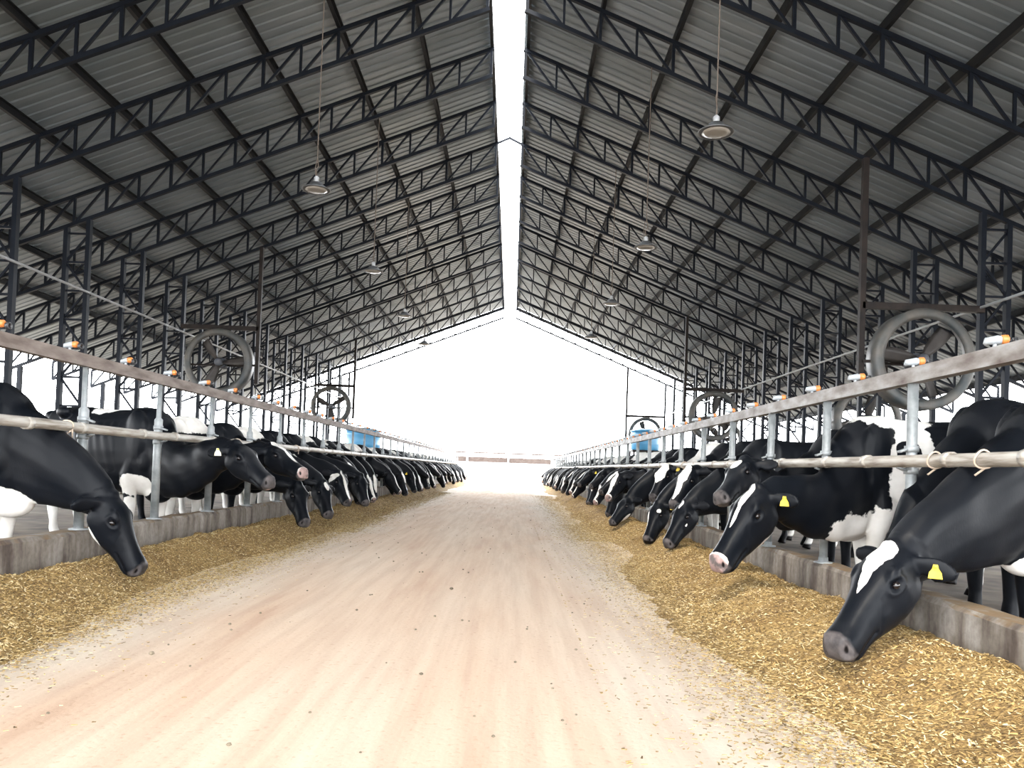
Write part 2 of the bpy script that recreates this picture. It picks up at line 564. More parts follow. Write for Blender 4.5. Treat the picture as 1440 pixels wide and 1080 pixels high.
for side, S in SIDES.items():
    s = S['s']
    xe = S['x'] - s * 1.75
    x0, x1 = sorted((S['x'] + s * 0.01, xe))
    ys = [-1.0]
    while ys[-1] < RAIL_END:
        ys.append(ys[-1] + (0.025 if ys[-1] < 9 else 0.03 + (ys[-1] - 9) * 0.008))
    me = grid('feed_pile', x0, x1, 0, 0, 84, 0, lambda X, Y: feed_h(side, X, Y), 'feed', ys=np.array(ys))
    o = link('feed_pile', me)
    tag(o, 'bank of chopped yellow brown silage along the %s kerb' % side, 'feed', kind='stuff')
    # loose flakes lying on the bank and thinning out over the lane
    N = 76000
    nf = 14000
    fr_ = np.random.default_rng(5 + (side == 'left'))
    y = 1.5 + 14.0 * fr_.random(N) ** 1.8
    far = np.arange(N) < nf
    y = np.where(far, 12 + 20 * fr_.random(N) ** 1.3, y)
    tt = np.where(fr_.random(N) < np.where(far, 0.25, 0.55), np.abs(fr_.normal(0, 0.75, N)), fr_.normal(1.17, 0.24, N))
    tt = np.clip(tt * (0.70 if side == 'left' else 1.0), 0.02, 2.1)
    x = S['x'] - s * tt
    z = np.maximum(feed_h(side, x, y), 0.012) + fr_.uniform(0.0, 0.008, N)
    L = fr_.uniform(0.007, 0.027, N) * np.where(fr_.random(N) < 0.06, 1.7, 1.0)
    L *= np.where(far, 1.8, 1.0)
    w = fr_.uniform(0.003, 0.011, N) * np.where(far, 1.8, 1.0)
    a = fr_.uniform(0, PI, N)
    tilt = fr_.uniform(-0.6, 0.6, N) * (z > 0.03)
    d = np.stack([np.cos(a), np.sin(a), tilt], -1) * (L / 2)[:, None]
    e = np.stack([-np.sin(a), np.cos(a), fr_.uniform(-0.5, 0.5, N) * (z > 0.03)], -1) * (w / 2)[:, None]
    c = np.stack([x, y, z], -1)
    h = np.array([0, 0, 0.002])
    vs = np.stack([c - d - e, c + d - e * 0.4, c + d + e * 0.4, c - d + e, c - d - e + h, c + d - e * 0.4 + h, c + d + e * 0.4 + h, c - d + e + h], 1).reshape(-1, 3)
    q = np.array([(0, 3, 2, 1), (4, 5, 6, 7), (0, 1, 5, 4), (1, 2, 6, 5), (2, 3, 7, 6), (3, 0, 4, 7)])
    fs = (np.arange(N)[:, None, None] * 8 + q[None]).reshape(-1, 4)
    fm_ = bpy.data.meshes.new('straw_flakes')
    fm_.from_pydata(vs.tolist(), [], fs.tolist())
    fm_.materials.append(M['flakes'])
    fo = link('straw_flakes', fm_, o)
    fo['kind'] = 'stuff'
# clods and crumbs on the lane
mb = MB()
for k in range(280):
    y = 1.8 + 22 * random.random() ** 1.6
    x = random.uniform(-3.0, 1.6)
    r = random.uniform(0.004, 0.011) * (1.7 if random.random() < 0.1 else 1)
    mb.lathe([(r * .4, 0), (r, r * .35), (r * .7, r * .9), (r * .15, r * 1.1)], (x, y, 0.012), n=6)
tag(mb.build('dirt_clods', 'clod'), 'scattered dark crumbs lying on the dirt lane', 'dirt', kind='stuff')

# ------------------------------------------------------------------ roof
for side, S in SIDES.items():
    s = S['s']
    mb = MB()
    # trapezoidal corrugation running down the slope
    prof = []
    y = ROOF_START
    while y < ROOF_END:
        for dy, dzz in ((0.0, 0.0), (0.15, 0.0), (0.17, 0.022), (0.23, 0.022)):
            prof.append((y + dy, dzz))
        y += 0.25
    prof.append((y, 0.0))
    xs = [GAP, EAVE]
    n = len(prof)
    for th in (0.0, 0.006):
        for xx in xs:
            for (py, pz) in prof:
                X = XC + s * xx
                mb.v.append(Vector((X, py, chord_z(X) + TRUSS_D + 0.225 + pz + th)))
    for lay in (0, 1):
        for k in range(n - 1):
            a = lay * 2 * n + k
            q = (a, a + 1, a + n + 1, a + n)
            mb.f.append(q if lay else q[::-1])
    for e in (0, 1):
        for k in range(n - 1):
            a = e * n + k
            mb.f.append((a, a + 1, 2 * n + a + 1, 2 * n + a))
    tag(mb.build('ceiling', 'roof'), 'grey corrugated metal roof slope above the %s pens' % side, 'roof', kind='structure')

# trusses: one per slope and bay
PANEL = 0.683
NP = int((EAVE - GAP) / PANEL)


def make_truss(side):
    s = SIDES[side]['s']
    root = empty('roof_truss')
    # local frame: origin on the barn centre line, z relative to the world
    def P(u, top):
        X = s * (GAP + u)
        return Vector((X, 0, H_RIDGE - SLOPE * u + (TRUSS_D if top else 0)))
    L = EAVE - GAP
    MB().beam(P(0, 1), P(L, 1), 0.075, 0.075).build('top_chord', 'steel', root)
    MB().beam(P(0, 0), P(L, 0), 0.075, 0.075).build('bottom_chord', 'steel', root)
    for k in range(NP + 1):
        u = 0.04 + k * PANEL
        heavy = k % 2 == 0
        MB().beam(P(u, 0), P(u, 1), 0.055 if heavy else 0.045, 0.055 if heavy else 0.045, (0, 1, 0)).build('web_vertical', 'steel', root)
        if k < NP:
            MB().beam(P(u + PANEL, 0), P(u, 1), 0.042, 0.042, (0, 1, 0)).build('web_diagonal', 'steel', root)
    return root


for side in SIDES:
    proto = make_truss(side)
    for i, y in enumerate(TRUSS_Y):
        t = proto if i == 0 else copy_thing(proto, (XC, y, 0))
        t.location = (XC, y, 0)
        tag(t, 'dark lattice roof truss over the %s pens, %s from near end' % (side, ordinal(i + 1)), 'roof truss', 'lattice roof trusses over the %s pens' % side)
    # purlins
    s = SIDES[side]['s']
    for k in range(11):
        u = 0.06 + 2 * k * PANEL * (1 if k < 10 else 1)
        if k == 10:
            u = EAVE - GAP - 0.1
        X = XC + s * (GAP + u)
        z = chord_z(X) + TRUSS_D + 0.0375
        mb = MB()
        mb.beam((X, ROOF_START, z + 0.085), (X, ROOF_END, z + 0.085), 0.018, 0.17)
        mb.beam((X + 0.03, ROOF_START, z + 0.010), (X + 0.03, ROOF_END, z + 0.010), 0.06, 0.018)
        mb.beam((X + 0.03, ROOF_START, z + 0.161), (X + 0.03, ROOF_END, z + 0.161), 0.06, 0.018)
        tag(mb.build('purlin', 'purlin'), 'long dark purlin under the %s roof slope, %s from the ridge' % (side, ordinal(k + 1)), 'purlin', 'purlins under the %s roof slope' % side)

# ridge tie
root = empty('ridge_tie', (XC, 21.74, H_RIDGE + TRUSS_D))
MB().beam((-GAP, 0, 0), (0, 0, 0.16), 0.05, 0.05).beam((0, 0, 0.16), (GAP, 0, 0), 0.05, 0.05).build('bent_bar', 'steel', root)
MB().beam((0, 0, 0.16), (0, 0, 0.24), 0.03, 0.03).build('centre_stub', 'steel', root)
tag(root, 'bent blue grey bar bridging the open roof ridge', 'ridge tie')


# lattice columns
def make_column(side):
    s = SIDES[side]['s']
    root = empty('lattice_column')
    x = s * COL_D
    W, D = 0.24, 0.16
    z0 = STALL_Z - 0.02
    def ztop(X):
        return H_RIDGE - SLOPE * (abs(X) - GAP)
    for sx in (-1, 1):
        X = x + sx * W
        MB().beam((X, 0, z0), (X, 0, ztop(X) - 0.03), 0.09, 0.11, (0, 1, 0)).build('leg', 'steel', root)
    h = 0.62
    z = ztop(x) - 0.25
    k = 0
    while z > z0 + 0.3:
        MB().beam((x - W, 0, z), (x + W, 0, z), 0.045, 0.045).build('rung', 'steel', root)
        if z - h > z0:
            a, c = (-1, 1) if (k % 2) else (1, -1)
            MB().beam((x + a * W, 0, z), (x + c * W, 0, z - h), 0.04, 0.04, (0, 1, 0)).build('brace', 'steel', root)
        z -= h
        k += 1
    MB().beam((x - W - 0.12, 0, z0 + 0.01), (x + W + 0.12, 0, z0 + 0.01), 0.3, 0.02).build('base_plate', 'steel', root)
    return root


for side in SIDES:
    proto = make_column(side)
    cy = TRUSS_Y[0:]
    for i, y in enumerate(cy):
        t = proto if i == 0 else copy_thing(proto, (XC, y, 0))
        t.location = (XC, y, 0)
        tag(t, 'dark lattice roof column in the %s pens, %s from near end' % (side, ordinal(i + 1)), 'column', 'lattice columns in the %s pens' % side)
    s = SIDES[side]['s']
    for i, y in enumerate(TRUSS_Y[1::2]):
        X = XC + s * (EAVE - 0.45)
        mb = MB()
        mb.beam((X, y, STALL_Z - 0.25), (X, y, chord_z(X) - 0.03), 0.12, 0.12, (0, 1, 0))
        mb.beam((X, y, 0.16), (X, y, 0.26), 0.3, 0.3, (0, 1, 0))
        tag(mb.build('eave_post', 'steel'), 'slim dark eave post beyond the %s pens, %s from near end' % (side, ordinal(i + 1)), 'post', 'eave posts on the %s side' % side)
    # conduit along the columns
    X = XC + s * (COL_D - 0.24 - 0.075)
    z = CAM_Z + (3.45 if side == 'left' else 3.25)
    mb = MB().tube([(X, TRUSS_Y[0] - 0.3, z), (X, 43, z)], 0.028, 8)
    tag(mb.build('water_pipe', 'white_pipe'), 'thin white pipe running along the columns of the %s pens' % side, 'pipe')


# ------------------------------------------------------------------ hanging lamps
def make_lamp():
    root = empty('hanging_lamp')
    MB().lathe([(0.05, 0.10), (0.09, 0.095), (0.11, 0.06), (0.15, 0.035), (0.215, 0.0), (0.215, -0.015), (0.19, -0.012), (0.02, 0.03)], n=28).build('shade', 'lamp_grey', root, True)
    MB().lathe([(0.01, 0.0), (0.16, 0.0), (0.17, -0.015), (0.12, -0.03), (0.01, -0.035)], n=24).build('lens', 'lamp_lens', root, True)
    MB().lathe([(0.015, 0.09), (0.04, 0.10), (0.04, 0.18), (0.018, 0.20)], n=14).build('cap', 'white_pipe', root, True)
    mb = MB()
    mb.tube([(0.0, 0, 0.19), (0.02, 0, 0.30), (-0.03, 0, 0.36), (0.0, 0, 0.5), (0, 0, 3.36)], 0.009, 6)
    mb.tube([(0.0, 0, 0.5), (0.04, 0.02, 0.44), (0.05, 0, 0.3), (0.03, 0, 0.2)], 0.006, 6)
    mb.build('cable', 'cable', root)
    return root


lamp0 = make_lamp()
first = True
for side, ys, X in (('left', [11.8 + 4.92 * k for k in range(4)], -3.13), ('right', [9.3 + 4.8 * k for k in range(4)], 2.33)):
    for i, y in enumerate(ys):
        # hung from the nearest truss's lower chord
        yy = min(TRUSS_Y, key=lambda t: abs(t - y))
        zl = chord_z(X) - 0.02 - 3.36
        t = lamp0 if first else copy_thing(lamp0, (0, 0, 0))
        first = False
        t.location = (X, yy, zl)
        t.rotation_euler = (0, 0, random.uniform(0, 6))
        tag(t, 'grey disc lamp on a long cable under the %s slope, %s from near end' % (side, ordinal(i + 1)), 'lamp', 'lamps hanging under the roof')


# ------------------------------------------------------------------ big fans
def make_fan(r=0.92, roof_pole=None, arm=1.6, armside=1, spin=0.0):
    root = empty('barn_fan')
    prof = [(r, -0.17), (r, 0.15), (r - 0.03, 0.17), (r - 0.05, 0.15), (r - 0.07, 0.02), (r - 0.17, -0.13), (r - 0.19, -0.17), (r - 0.12, -0.20), (r - 0.04, -0.20)]
    MB().ring(prof, (0, 0, 0)).build('shroud', 'fan_ring', root, True)
    rh = 0.11
    MB().lathe([(0.02, -0.16), (0.10, -0.15), (rh, -0.10), (rh, 0.04), (0.02, 0.06)], axis='y', n=20).build('hub', 'motor', root, True)
    MB().lathe([(0.02, 0.06), (0.14, 0.07), (0.15, 0.12), (0.15, 0.34), (0.10, 0.40), (0.02, 0.41)], axis='y', n=20).build('motor', 'motor', root, True)
    for k in range(3):
        a = spin + k * 2 * PI / 3
        ca, sa = math.cos(a), math.sin(a)
        rings = []
        for rr, w, tw in ((0.09, 0.14, 0.9), (0.25, 0.24, 0.75), (0.5, 0.30, 0.55), (0.68, 0.28, 0.42), (r - 0.21, 0.22, 0.38)):
            ring = []
            for cx, cz in ((-1, 0), (-0.3, 0.05), (0.4, 0.05), (1, 0.0), (0.4, -0.01), (-0.3, -0.01)):
                t = cx * w / 2
                lat, dep = t * math.cos(tw) - cz * 0.3 * math.sin(tw), t * math.sin(tw) * 0.8 + cz * 0.4
                ring.append((ca * rr - sa * lat, dep - 0.03, sa * rr + ca * lat))
            rings.append(ring)
        MB().loft(rings).build('blade', 'fan_blade', root, True)
    # cross bars that carry the motor
    MB().beam((-r + 0.02, 0.24, -0.05), (r - 0.02, 0.24, -0.05), 0.05, 0.05).beam((-r + 0.03, 0.15, -0.05), (-r + 0.03, 0.265, -0.05), 0.05, 0.05).beam(
        (r - 0.03, 0.15, -0.05), (r - 0.03, 0.265, -0.05), 0.05, 0.05).build('motor_bar', 'rusty_steel', root)
    return root


def place_fan(root, x, y, z, side, roof_pole_dx, s, to_col):
    """hang it between a pole from the roof and a column"""
    root.location = (x, y, z)
    r = 0.92
    X = x + roof_pole_dx
    if to_col:
        zt = chord_z(X) - 0.03
        yb = y + 0.06
        MB().beam((roof_pole_dx, 0.06, -0.55), (roof_pole_dx, 0.06, zt - z), 0.10, 0.10, (0, 1, 0)).build('roof_pole', 'rusty_steel', root)
        xc_ = XC + s * (COL_D - 0.24) - x
        MB().beam((roof_pole_dx, 0.06, r + 0.06), (xc_ , 0.06, r + 0.06), 0.10, 0.12).build('support_beam', 'rusty_steel', root)
        e = roof_pole_dx * 0.99
        MB().beam((e, 0.0, -0.05), (-s * (r - 0.02), 0.0, -0.05), 0.06, 0.05).build('side_bracket', 'rusty_steel', root)


fan_specs = [('right', 7.36, 14.18, 3.32, -1.06), ('right', 7.42, 29.0, 3.30, -1.06), ('right', 7.42, 43.8, 3.30, -1.06),
             ('left', -8.17, 21.6, 3.72, 1.02), ('left', -8.48, 36.4, 3.68, 1.02)]
cnt = {'left': 0, 'right': 0}
for side, x, y, z, dx in fan_specs:
    s = SIDES[side]['s']
    f = make_fan(spin={'left': 2.2, 'right': 0.9}[side] + cnt[side] * 0.5)
    cnt[side] += 1
    place_fan(f, x, y, z, side, dx, s, True)
    tag(f, 'large round barn fan above the %s pens, %s from near end' % (side, ordinal(cnt[side])), 'fan', 'barn fans above the %s pens' % side)
k = 0
for y in (21.6, 36.4):
    k += 1
    f = make_fan(spin=0.3 + k)
    X = 9.75
    f.location = (X, y, 2.75)
    xc_ = XC + COL_D + 0.24 - X
    MB().beam((xc_, 0.09, 0.98), (0.6, 0.09, 0.98), 0.09, 0.09).beam((0.0, 0.09, 0.98), (0.0, 0.09, 0.86), 0.06, 0.06).build('support_beam', 'rusty_steel', f)
    zt = chord_z(X + 0.55) - 0.03 - 2.75
    MB().beam((0.55, 0.09, 0.98), (0.55, 0.09, zt), 0.09, 0.09, (0, 1, 0)).build('roof_pole', 'rusty_steel', f)
    tag(f, 'round fan set lower beside the %s columns, %s of that pair' % ('right', ordinal(k)), 'fan', 'outer fans beside the right columns')

# ------------------------------------------------------------------ feed fences
for side, S in SIDES.items():
    s, x, dz = S['s'], S['x'], S['dz']
    root = empty('feed_fence', (x, 0, 0.39 + dz))
    zk, zt = 1.225 - 0.39, 1.786 - 0.39          # neck rail, top rail above the kerb
    if side == 'left':
        zk, zt = 1.28 - 0.445, 1.842 - 0.445
    y0 = -1.8
    xp = s * 0.05
    MB().beam((xp, y0, zt), (xp, RAIL_END, zt), 0.075, 0.10).build('top_rail', 'rail_top_' + side, root)
    mb = MB()
    mb.tube([(xp - s * 0.075, y0, zk)] + [(xp - s * 0.075, y0 + 1.5 * k, zk + random.uniform(-.006, .006)) for k in range(1, 36)], 0.040, 14)
    nr = mb.build('neck_rail', 'galv_rail', root, True)
    mb = MB()
    y = y0 + 0.4
    k = 0
    while y < 30:
        mb = MB().tube([(xp - s * 0.075, y - 0.028, zk), (xp - s * 0.075, y + 0.028, zk)], 0.047, 14)
        mb.build('rail_coupling', 'galv_rail', nr, True)
        y += 0.70 + 0.35 * (k % 2)
        k += 1
    first_y, sp = (6.47, 1.37) if side == 'left' else (5.13, 1.395)
    ys = [first_y + sp * k for k in range(-5, 40) if first_y + sp * k < RAIL_END]
    upper = MB().tube([(0, 0, zk + 0.05), (0, 0, zt - 0.05)], 0.030 if side == 'right' else 0.022, 12).mesh('post', 'galv', True)
    lower = None
    mb = MB()
    if side == 'right':
        mb.tube([(0, 0, 0.0), (0, 0, zt - 0.045)], 0.034, 14)
    else:
        mb.tube([(0, 0, 0.0), (0, 0, zk + 0.16), (0, 0, zk + 0.18), (0, 0, zt - 0.045)], [0.040, 0.040, 0.024, 0.024], 14)
    pm = mb.mesh('post', 'galv', True)
    cms = []
    for zz, sg in ((zk - 0.085, 1), (zk + 0.06, -1)):
        mb = MB().lathe([(0.030, zz), (0.046, zz), (0.046, zz + 0.04), (0.030, zz + 0.04)], n=14)
        mb.beam((-s * 0.03, 0, zz + 0.02), (-s * 0.085, 0, zz + 0.02 + sg * 0.022), 0.05, 0.014)
        cms.append(mb.mesh('clamp', 'galv', True))
    fm = MB().lathe([(0.075, 0.0), (0.075, 0.012), (0.04, 0.014), (0.038, 0.05)], n=14).mesh('foot_flange', 'galv', True)
    for y in ys:
        p = link('post', pm, root, (xp, y, 0))
        for cm in cms:
            link('clamp', cm, p)
        link('foot_flange', fm, p)
    # wire ties on the neck rail
    for y in ((6.1, 9.9, 12.6) if side == 'left' else (4.22, 4.7, 8.2, 11.5)):
        pts = [(xp - s * 0.075 + 0.05 * math.cos(t), y + 0.012 * math.sin(2 * t), zk + 0.05 * math.sin(t)) for t in np.linspace(0, 6.0, 16)]
        pts += [(xp - s * 0.11, y + 0.02, zk - 0.09)]
        MB().tube(pts, 0.006, 6).build('wire_tie', 'rope', root, True)
    tag(root, 'galvanised feed fence of posts and two long rails on the %s kerb' % side, 'fence')

    # sprinkler nozzles on the top rail
    nz = empty('sprinkler_nozzle')
    MB().tube([(0, 0, 0), (0, 0, 0.03)], 0.012, 10).build('stem', 'nozzle_white', nz, True)
    MB().tube([(0, 0.06, 0.025), (0, 0.05, 0.045), (0, -0.02, 0.055), (0, -0.05, 0.055)], [0.010, 0.024, 0.030, 0.022], 12).build('body', 'nozzle_white', nz, True)
    MB().tube([(0, -0.03, 0.05), (0, -0.045, 0.055), (0, -0.075, 0.058), (0, -0.085, 0.058)], [0.020, 0.032, 0.030, 0.012], 12).build('orange_cap', 'nozzle_orange', nz, True)
    MB().ring([(0.030, -0.012), (0.030, 0.012), (0.018, 0.012), (0.018, -0.012)], (0.0, -0.115, 0.040), 18).tube([(0, -0.08, 0.05), (0, -0.1, 0.045)], 0.008, 8).build('spray_ring', 'black_plastic', nz, True)
    f0, nsp = (6.22, 0.905) if side == 'left' else (4.27, 0.868)
    i = 0
    for k in range(-3, 46):
        y = f0 + nsp * k
        if y > 40:
            break
        t = nz if i == 0 else copy_thing(nz, (0, 0, 0))
        i += 1
        t.location = (x + xp, y, 0.39 + dz + zt + 0.05)
        t.rotation_euler = (0, 0, PI / 2 + random.uniform(-0.35, 0.35))
        t.scale = (0.85, 0.85, 0.85)
        tag(t, 'orange capped sprinkler nozzle on the %s top rail, %s from near end' % (side, ordinal(i)), 'sprinkler', 'sprinkler nozzles on the %s top rail' % side)


# ------------------------------------------------------------------ blue tanks, far fence
def tank(x, y, r, h, zb, label):
    root = empty('water_tank', (x, y, STALL_Z - 0.01))
    MB().lathe([(r * 0.9, zb), (r * 0.95, zb + 0.05), (r, zb + h * .3), (r * 1.02, zb + h * .35), (r, zb + h * .4), (r, zb + h * .75), (r * 1.03, zb + h * 0.8), (r * 1.02, zb + h * 0.85), (r, zb + h)], n=32).build('body', 'tank_blue', root, True)
    MB().lathe([(r * 1.05, zb + h), (r * 1.05, zb + 0.05 + h), (r * 0.5, zb + 0.16 + h), (r * 0.1, zb + 0.18 + h)], n=32).build('lid', 'tank_blue', root, True)
    MB().beam((-r, 0, zb - 0.05), (r, 0, zb - 0.05), 2 * r, 0.1).build('platform', 'rusty_steel', root)
    for a in (-1, 1):
        for c in (-1, 1):
            MB().beam((a * r * 0.9, c * r * 0.9, 0), (a * r * 0.9, c * r * 0.9, zb - 0.1), 0.1, 0.1).build('leg', 'rusty_steel', root)
    tag(root, label, 'tank')


tank(-7.15, 37.6, 0.82, 1.0, 1.55, 'light blue water tank behind the cows on the left side')
tank(7.2, 42.3, 0.78, 1.0, 2.25, 'light blue water tank behind the cows on the right side')

root = empty('far_fence', (0, 62, -0.06))
MB().beam((-4.6, 0, 2.32), (4.4, 0, 2.32), 0.08, 0.12).build('upper_rail', 'far_rail', root)
MB().beam((-4.6, 0.05, 1.78), (4.4, 0.05, 1.78), 0.05, 0.42).build('board_band', 'far_rail', root)
for X in (-4.5, -3.5, -0.25, 3.3, 4.3):
    MB().beam((X, -0.03, 0), (X, -0.03, 2.38), 0.14, 0.14, (0, 1, 0)).build('post', 'white_pipe', root)
tag(root, 'brown board fence closing the far end of the lane', 'fence')

# ------------------------------------------------------------------ cows
HEAD_L = 0.56


def superring(c, a, b_top, b_bot, A, B, n=22, e=2.3):
    """a ring around c; A lateral axis, B up axis"""
    out = []
    for k in range(n):
        t = 2 * PI * k / n
        ct, st = math.cos(t), math.sin(t)
        x = math.copysign(abs(ct) ** (2 / e), ct) * a
        y = math.copysign(abs(st) ** (2 / e), st)
        out.append(c + A * x + B * (y * (b_top if y > 0 else b_bot)))
    return out


def bez(p0, p1, p2, p3, t):
    return p0 * (1 - t) ** 3 + p1 * 3 * t * (1 - t) ** 2 + p2 * 3 * t * t * (1 - t) + p3 * t ** 3


def ellipsoid(mb, c, r, n=14, axes=None):
    c = Vector(c)
    A = axes or (Vector((1, 0, 0)), Vector((0, 1, 0)), Vector((0, 0, 1)))
    rings = []
    for i in range(1, n):
        ph = PI * i / n
        rings.append([c + A[0] * (r[0] * math.sin(ph) * math.cos(t)) + A[1] * (r[1] * math.sin(ph) * math.sin(t)) - A[2] * (r[2] * math.cos(ph)) for t in (2 * PI * k / n for k in range(n))])
    mb.loft(rings)


def cow_mesh(poll, muzzle, res=0.02, patches=(), head_roll=0.0, ear_droop=0.15, leg_off=0.0, detail=True, tail_side=0.1, knee=(1.2, 0.86), hk=1.0):
    """poll and muzzle in the cow's own frame (x forward, y left, z up, hooves at z = 0)"""
    X, Y, Z = Vector((1, 0, 0)), Vector((0, 1, 0)), Vector((0, 0, 1))
    mb = MB()
    # trunk
    secs = [(-0.83, 1.35, 1.12, 0.10), (-0.78, 1.39, 0.98, 0.18), (-0.68, 1.415, 0.84, 0.235), (-0.52, 1.42, 0.70, 0.265), (-0.36, 1.425, 0.61, 0.285),
            (-0.12, 1.40, 0.555, 0.315), (0.12, 1.39, 0.535, 0.325), (0.34, 1.39, 0.52, 0.30), (0.52, 1.42, 0.51, 0.255), (0.68, 1.405, 0.51, 0.225),
            (0.80, 1.32, 0.54, 0.185), (0.90, 1.19, 0.63, 0.125), (0.95, 1.08, 0.78, 0.06)]
    rings = []
    for x, zt, zb, w in secs:
        zc = zb + (zt - zb) * 0.50
        rings.append(superring(Vector((x, 0, zc)), w, zt - zc, zc - zb, Y, Z, 24, 2.25))
    mb.loft(rings)
    for sgn in (-1, 1):
        ellipsoid(mb, (-0.40, sgn * 0.235, 1.345), (0.10, 0.055, 0.06))       # hook bones
        ellipsoid(mb, (-0.76, sgn * 0.13, 1.30), (0.07, 0.05, 0.07))          # pin bones
        ellipsoid(mb, (0.60, sgn * 0.165, 1.06), (0.17, 0.085, 0.32))         # shoulder blades
        ellipsoid(mb, (0.72, sgn * 0.14, 0.86), (0.11, 0.085, 0.13))          # points of the shoulders
        lo = leg_off * sgn
        mb.tube([(0.60, sgn * 0.10, 1.05), (0.58, sgn * 0.13, 0.90), (0.54 + lo * .4, sgn * 0.165, 0.70), (0.56 + lo * .8, sgn * 0.155, 0.52), (0.575 + lo, sgn * 0.15, 0.44), (0.57 + lo, sgn * 0.15, 0.36),
                 (0.56 + lo, sgn * 0.15, 0.20), (0.565 + lo, sgn * 0.15, 0.12), (0.60 + lo, sgn * 0.15, 0.055), (0.615 + lo, sgn * 0.15, 0.0)],
                [0.07, 0.11, 0.095, 0.064, 0.060, 0.050, 0.040, 0.047, 0.050, 0.062], 14)
        lo = -leg_off * sgn
        mb.tube([(-0.56, sgn * 0.08, 1.24), (-0.54, sgn * 0.12, 1.06), (-0.47 + lo * .3, sgn * 0.20, 0.86), (-0.50 + lo * .6, sgn * 0.20, 0.70), (-0.62 + lo, sgn * 0.185, 0.56), (-0.67 + lo, sgn * 0.18, 0.48), (-0.645 + lo, sgn * 0.18, 0.38),
                 (-0.615 + lo, sgn * 0.18, 0.20), (-0.61 + lo, sgn * 0.18, 0.12), (-0.575 + lo, sgn * 0.18, 0.055), (-0.56 + lo, sgn * 0.18, 0.0)],
                [0.09, 0.17, 0.155, 0.12, 0.072, 0.062, 0.052, 0.042, 0.049, 0.052, 0.062], 14)
    ellipsoid(mb, (-0.42, 0, 0.60), (0.21, 0.15, 0.15))                     # udder
    for a in (-0.50, -0.34):
        for sgn in (-1, 1):
            mb.tube([(a, sgn * 0.07, 0.50), (a, sgn * 0.072, 0.41)], [0.022, 0.016], 8)
    ellipsoid(mb, (0.74, 0, 0.57), (0.18, 0.12, 0.13))                      # brisket
    # tail
    mb.tube([(-0.76, 0, 1.38), (-0.86, 0, 1.33), (-0.90, tail_side * .3, 1.15), (-0.90, tail_side * .7, 0.85), (-0.90, tail_side, 0.62), (-0.90, tail_side, 0.50), (-0.91, tail_side, 0.36), (-0.91, tail_side, 0.28)],
            [0.045, 0.035, 0.026, 0.020, 0.022, 0.040, 0.038, 0.012], 10)
    # head frame
    U = (muzzle - poll).normalized()
    Fh = Vector((muzzle.x - 0.4, muzzle.y, 0)).normalized()
    V = (Z + Fh * 0.8).cross(U).normalized()
    W = U.cross(V).normalized()
    if head_roll:
        R = Matrix.Rotation(head_roll, 3, U)
        V, W = R @ V, R @ W
    L = HEAD_L

    def H(u, v, w):
        return poll + (U * (u * L) + V * v + W * w) * hk
    hs = [(-0.10, 0.035, 0.035, 0.05, 0.02), (-0.04, 0.062, 0.075, 0.080, 0.01), (0.06, 0.088, 0.105, 0.108, 0.0), (0.16, 0.100, 0.160, 0.120, 0.0), (0.26, 0.100, 0.186, 0.122, 0.0), (0.36, 0.092, 0.186, 0.110, 0.0),
          (0.46, 0.080, 0.172, 0.094, 0.0), (0.58, 0.070, 0.146, 0.080, 0.0), (0.70, 0.064, 0.122, 0.074, 0.0), (0.80, 0.061, 0.108, 0.077, 0.0), (0.88, 0.064, 0.104, 0.083, 0.0), (0.94, 0.060, 0.094, 0.084, 0.0),
          (0.985, 0.048, 0.074, 0.078, -0.002), (1.015, 0.028, 0.060, 0.062, -0.006), (1.032, 0.006, 0.045, 0.036, -0.012)]
    rings = []
    for u, bt, bb, hw, off in hs:
        rings.append(superring(H(u, 0, off - 0.03), hw * hk, (bt + 0.03) * hk, (bb - 0.03) * hk, V, W, 24, 2.45))
    mb.loft(rings)
    for sgn in (-1, 1):
        ellipsoid(mb, H(0.25, sgn * 0.093, 0.055), (0.055, 0.026, 0.030), 10, (U, V, W))     # brows
        ellipsoid(mb, H(0.42, sgn * 0.076, -0.045), (0.10, 0.022, 0.035), 10, (U, V, W))     # cheek bone
        ellipsoid(mb, H(0.20, sgn * 0.090, -0.075), (0.085, 0.030, 0.075), 10, (U, V, W))    # jaw muscle
        # ears
        base = H(0.03, sgn * 0.075, 0.015)
        out = (V * sgn * 0.95 - U * 0.28 - W * ear_droop - Z * 0.15).normalized()
        flat = (W * 0.75 + U * 0.65 - out * (W * 0.75 + U * 0.65).dot(out)).normalized()
        wide = out.cross(flat).normalized()
        er = []
        for d, a, th in ((0.0, 0.026, 0.026), (0.05, 0.038, 0.024), (0.10, 0.056, 0.018), (0.15, 0.060, 0.015), (0.19, 0.046, 0.014), (0.22, 0.020, 0.012)):
            er.append(superring(base + out * d - flat * (0.02 * math.sin(d * 12)), a, th, th, wide, flat, 14, 2.0))
        mb.loft(er)
    # poll tuft
    ellipsoid(mb, H(-0.03, 0, 0.055), (0.05, 0.06, 0.045), 10, (U, V, W))
    # neck
    N0 = Vector((0.50, 0, 1.05))
    N3 = H(0.02, 0, -0.02)
    K = Vector((knee[0], N3.y * 0.45, knee[1]))
    hd = (U * 0.45 + (N3 - K).normalized() * 0.55).normalized()
    d1, d2 = (K - N0).length, (N3 - K).length
    T0 = Vector((0.92, 0, -0.30)).normalized() * d1
    TK = (N3 - N0).normalized()

    def herm(a, b, ta, tb, q):
        return a * (2 * q ** 3 - 3 * q * q + 1) + ta * (q ** 3 - 2 * q * q + q) + b * (3 * q * q - 2 * q ** 3) + tb * (q ** 3 - q * q)
    pts = [herm(N0, K, T0, TK * d1, q / 6) for q in range(6)] + [herm(K, N3, TK * d2, hd * d2, q / 5) for q in range(6)]
    NT = len(pts) - 1
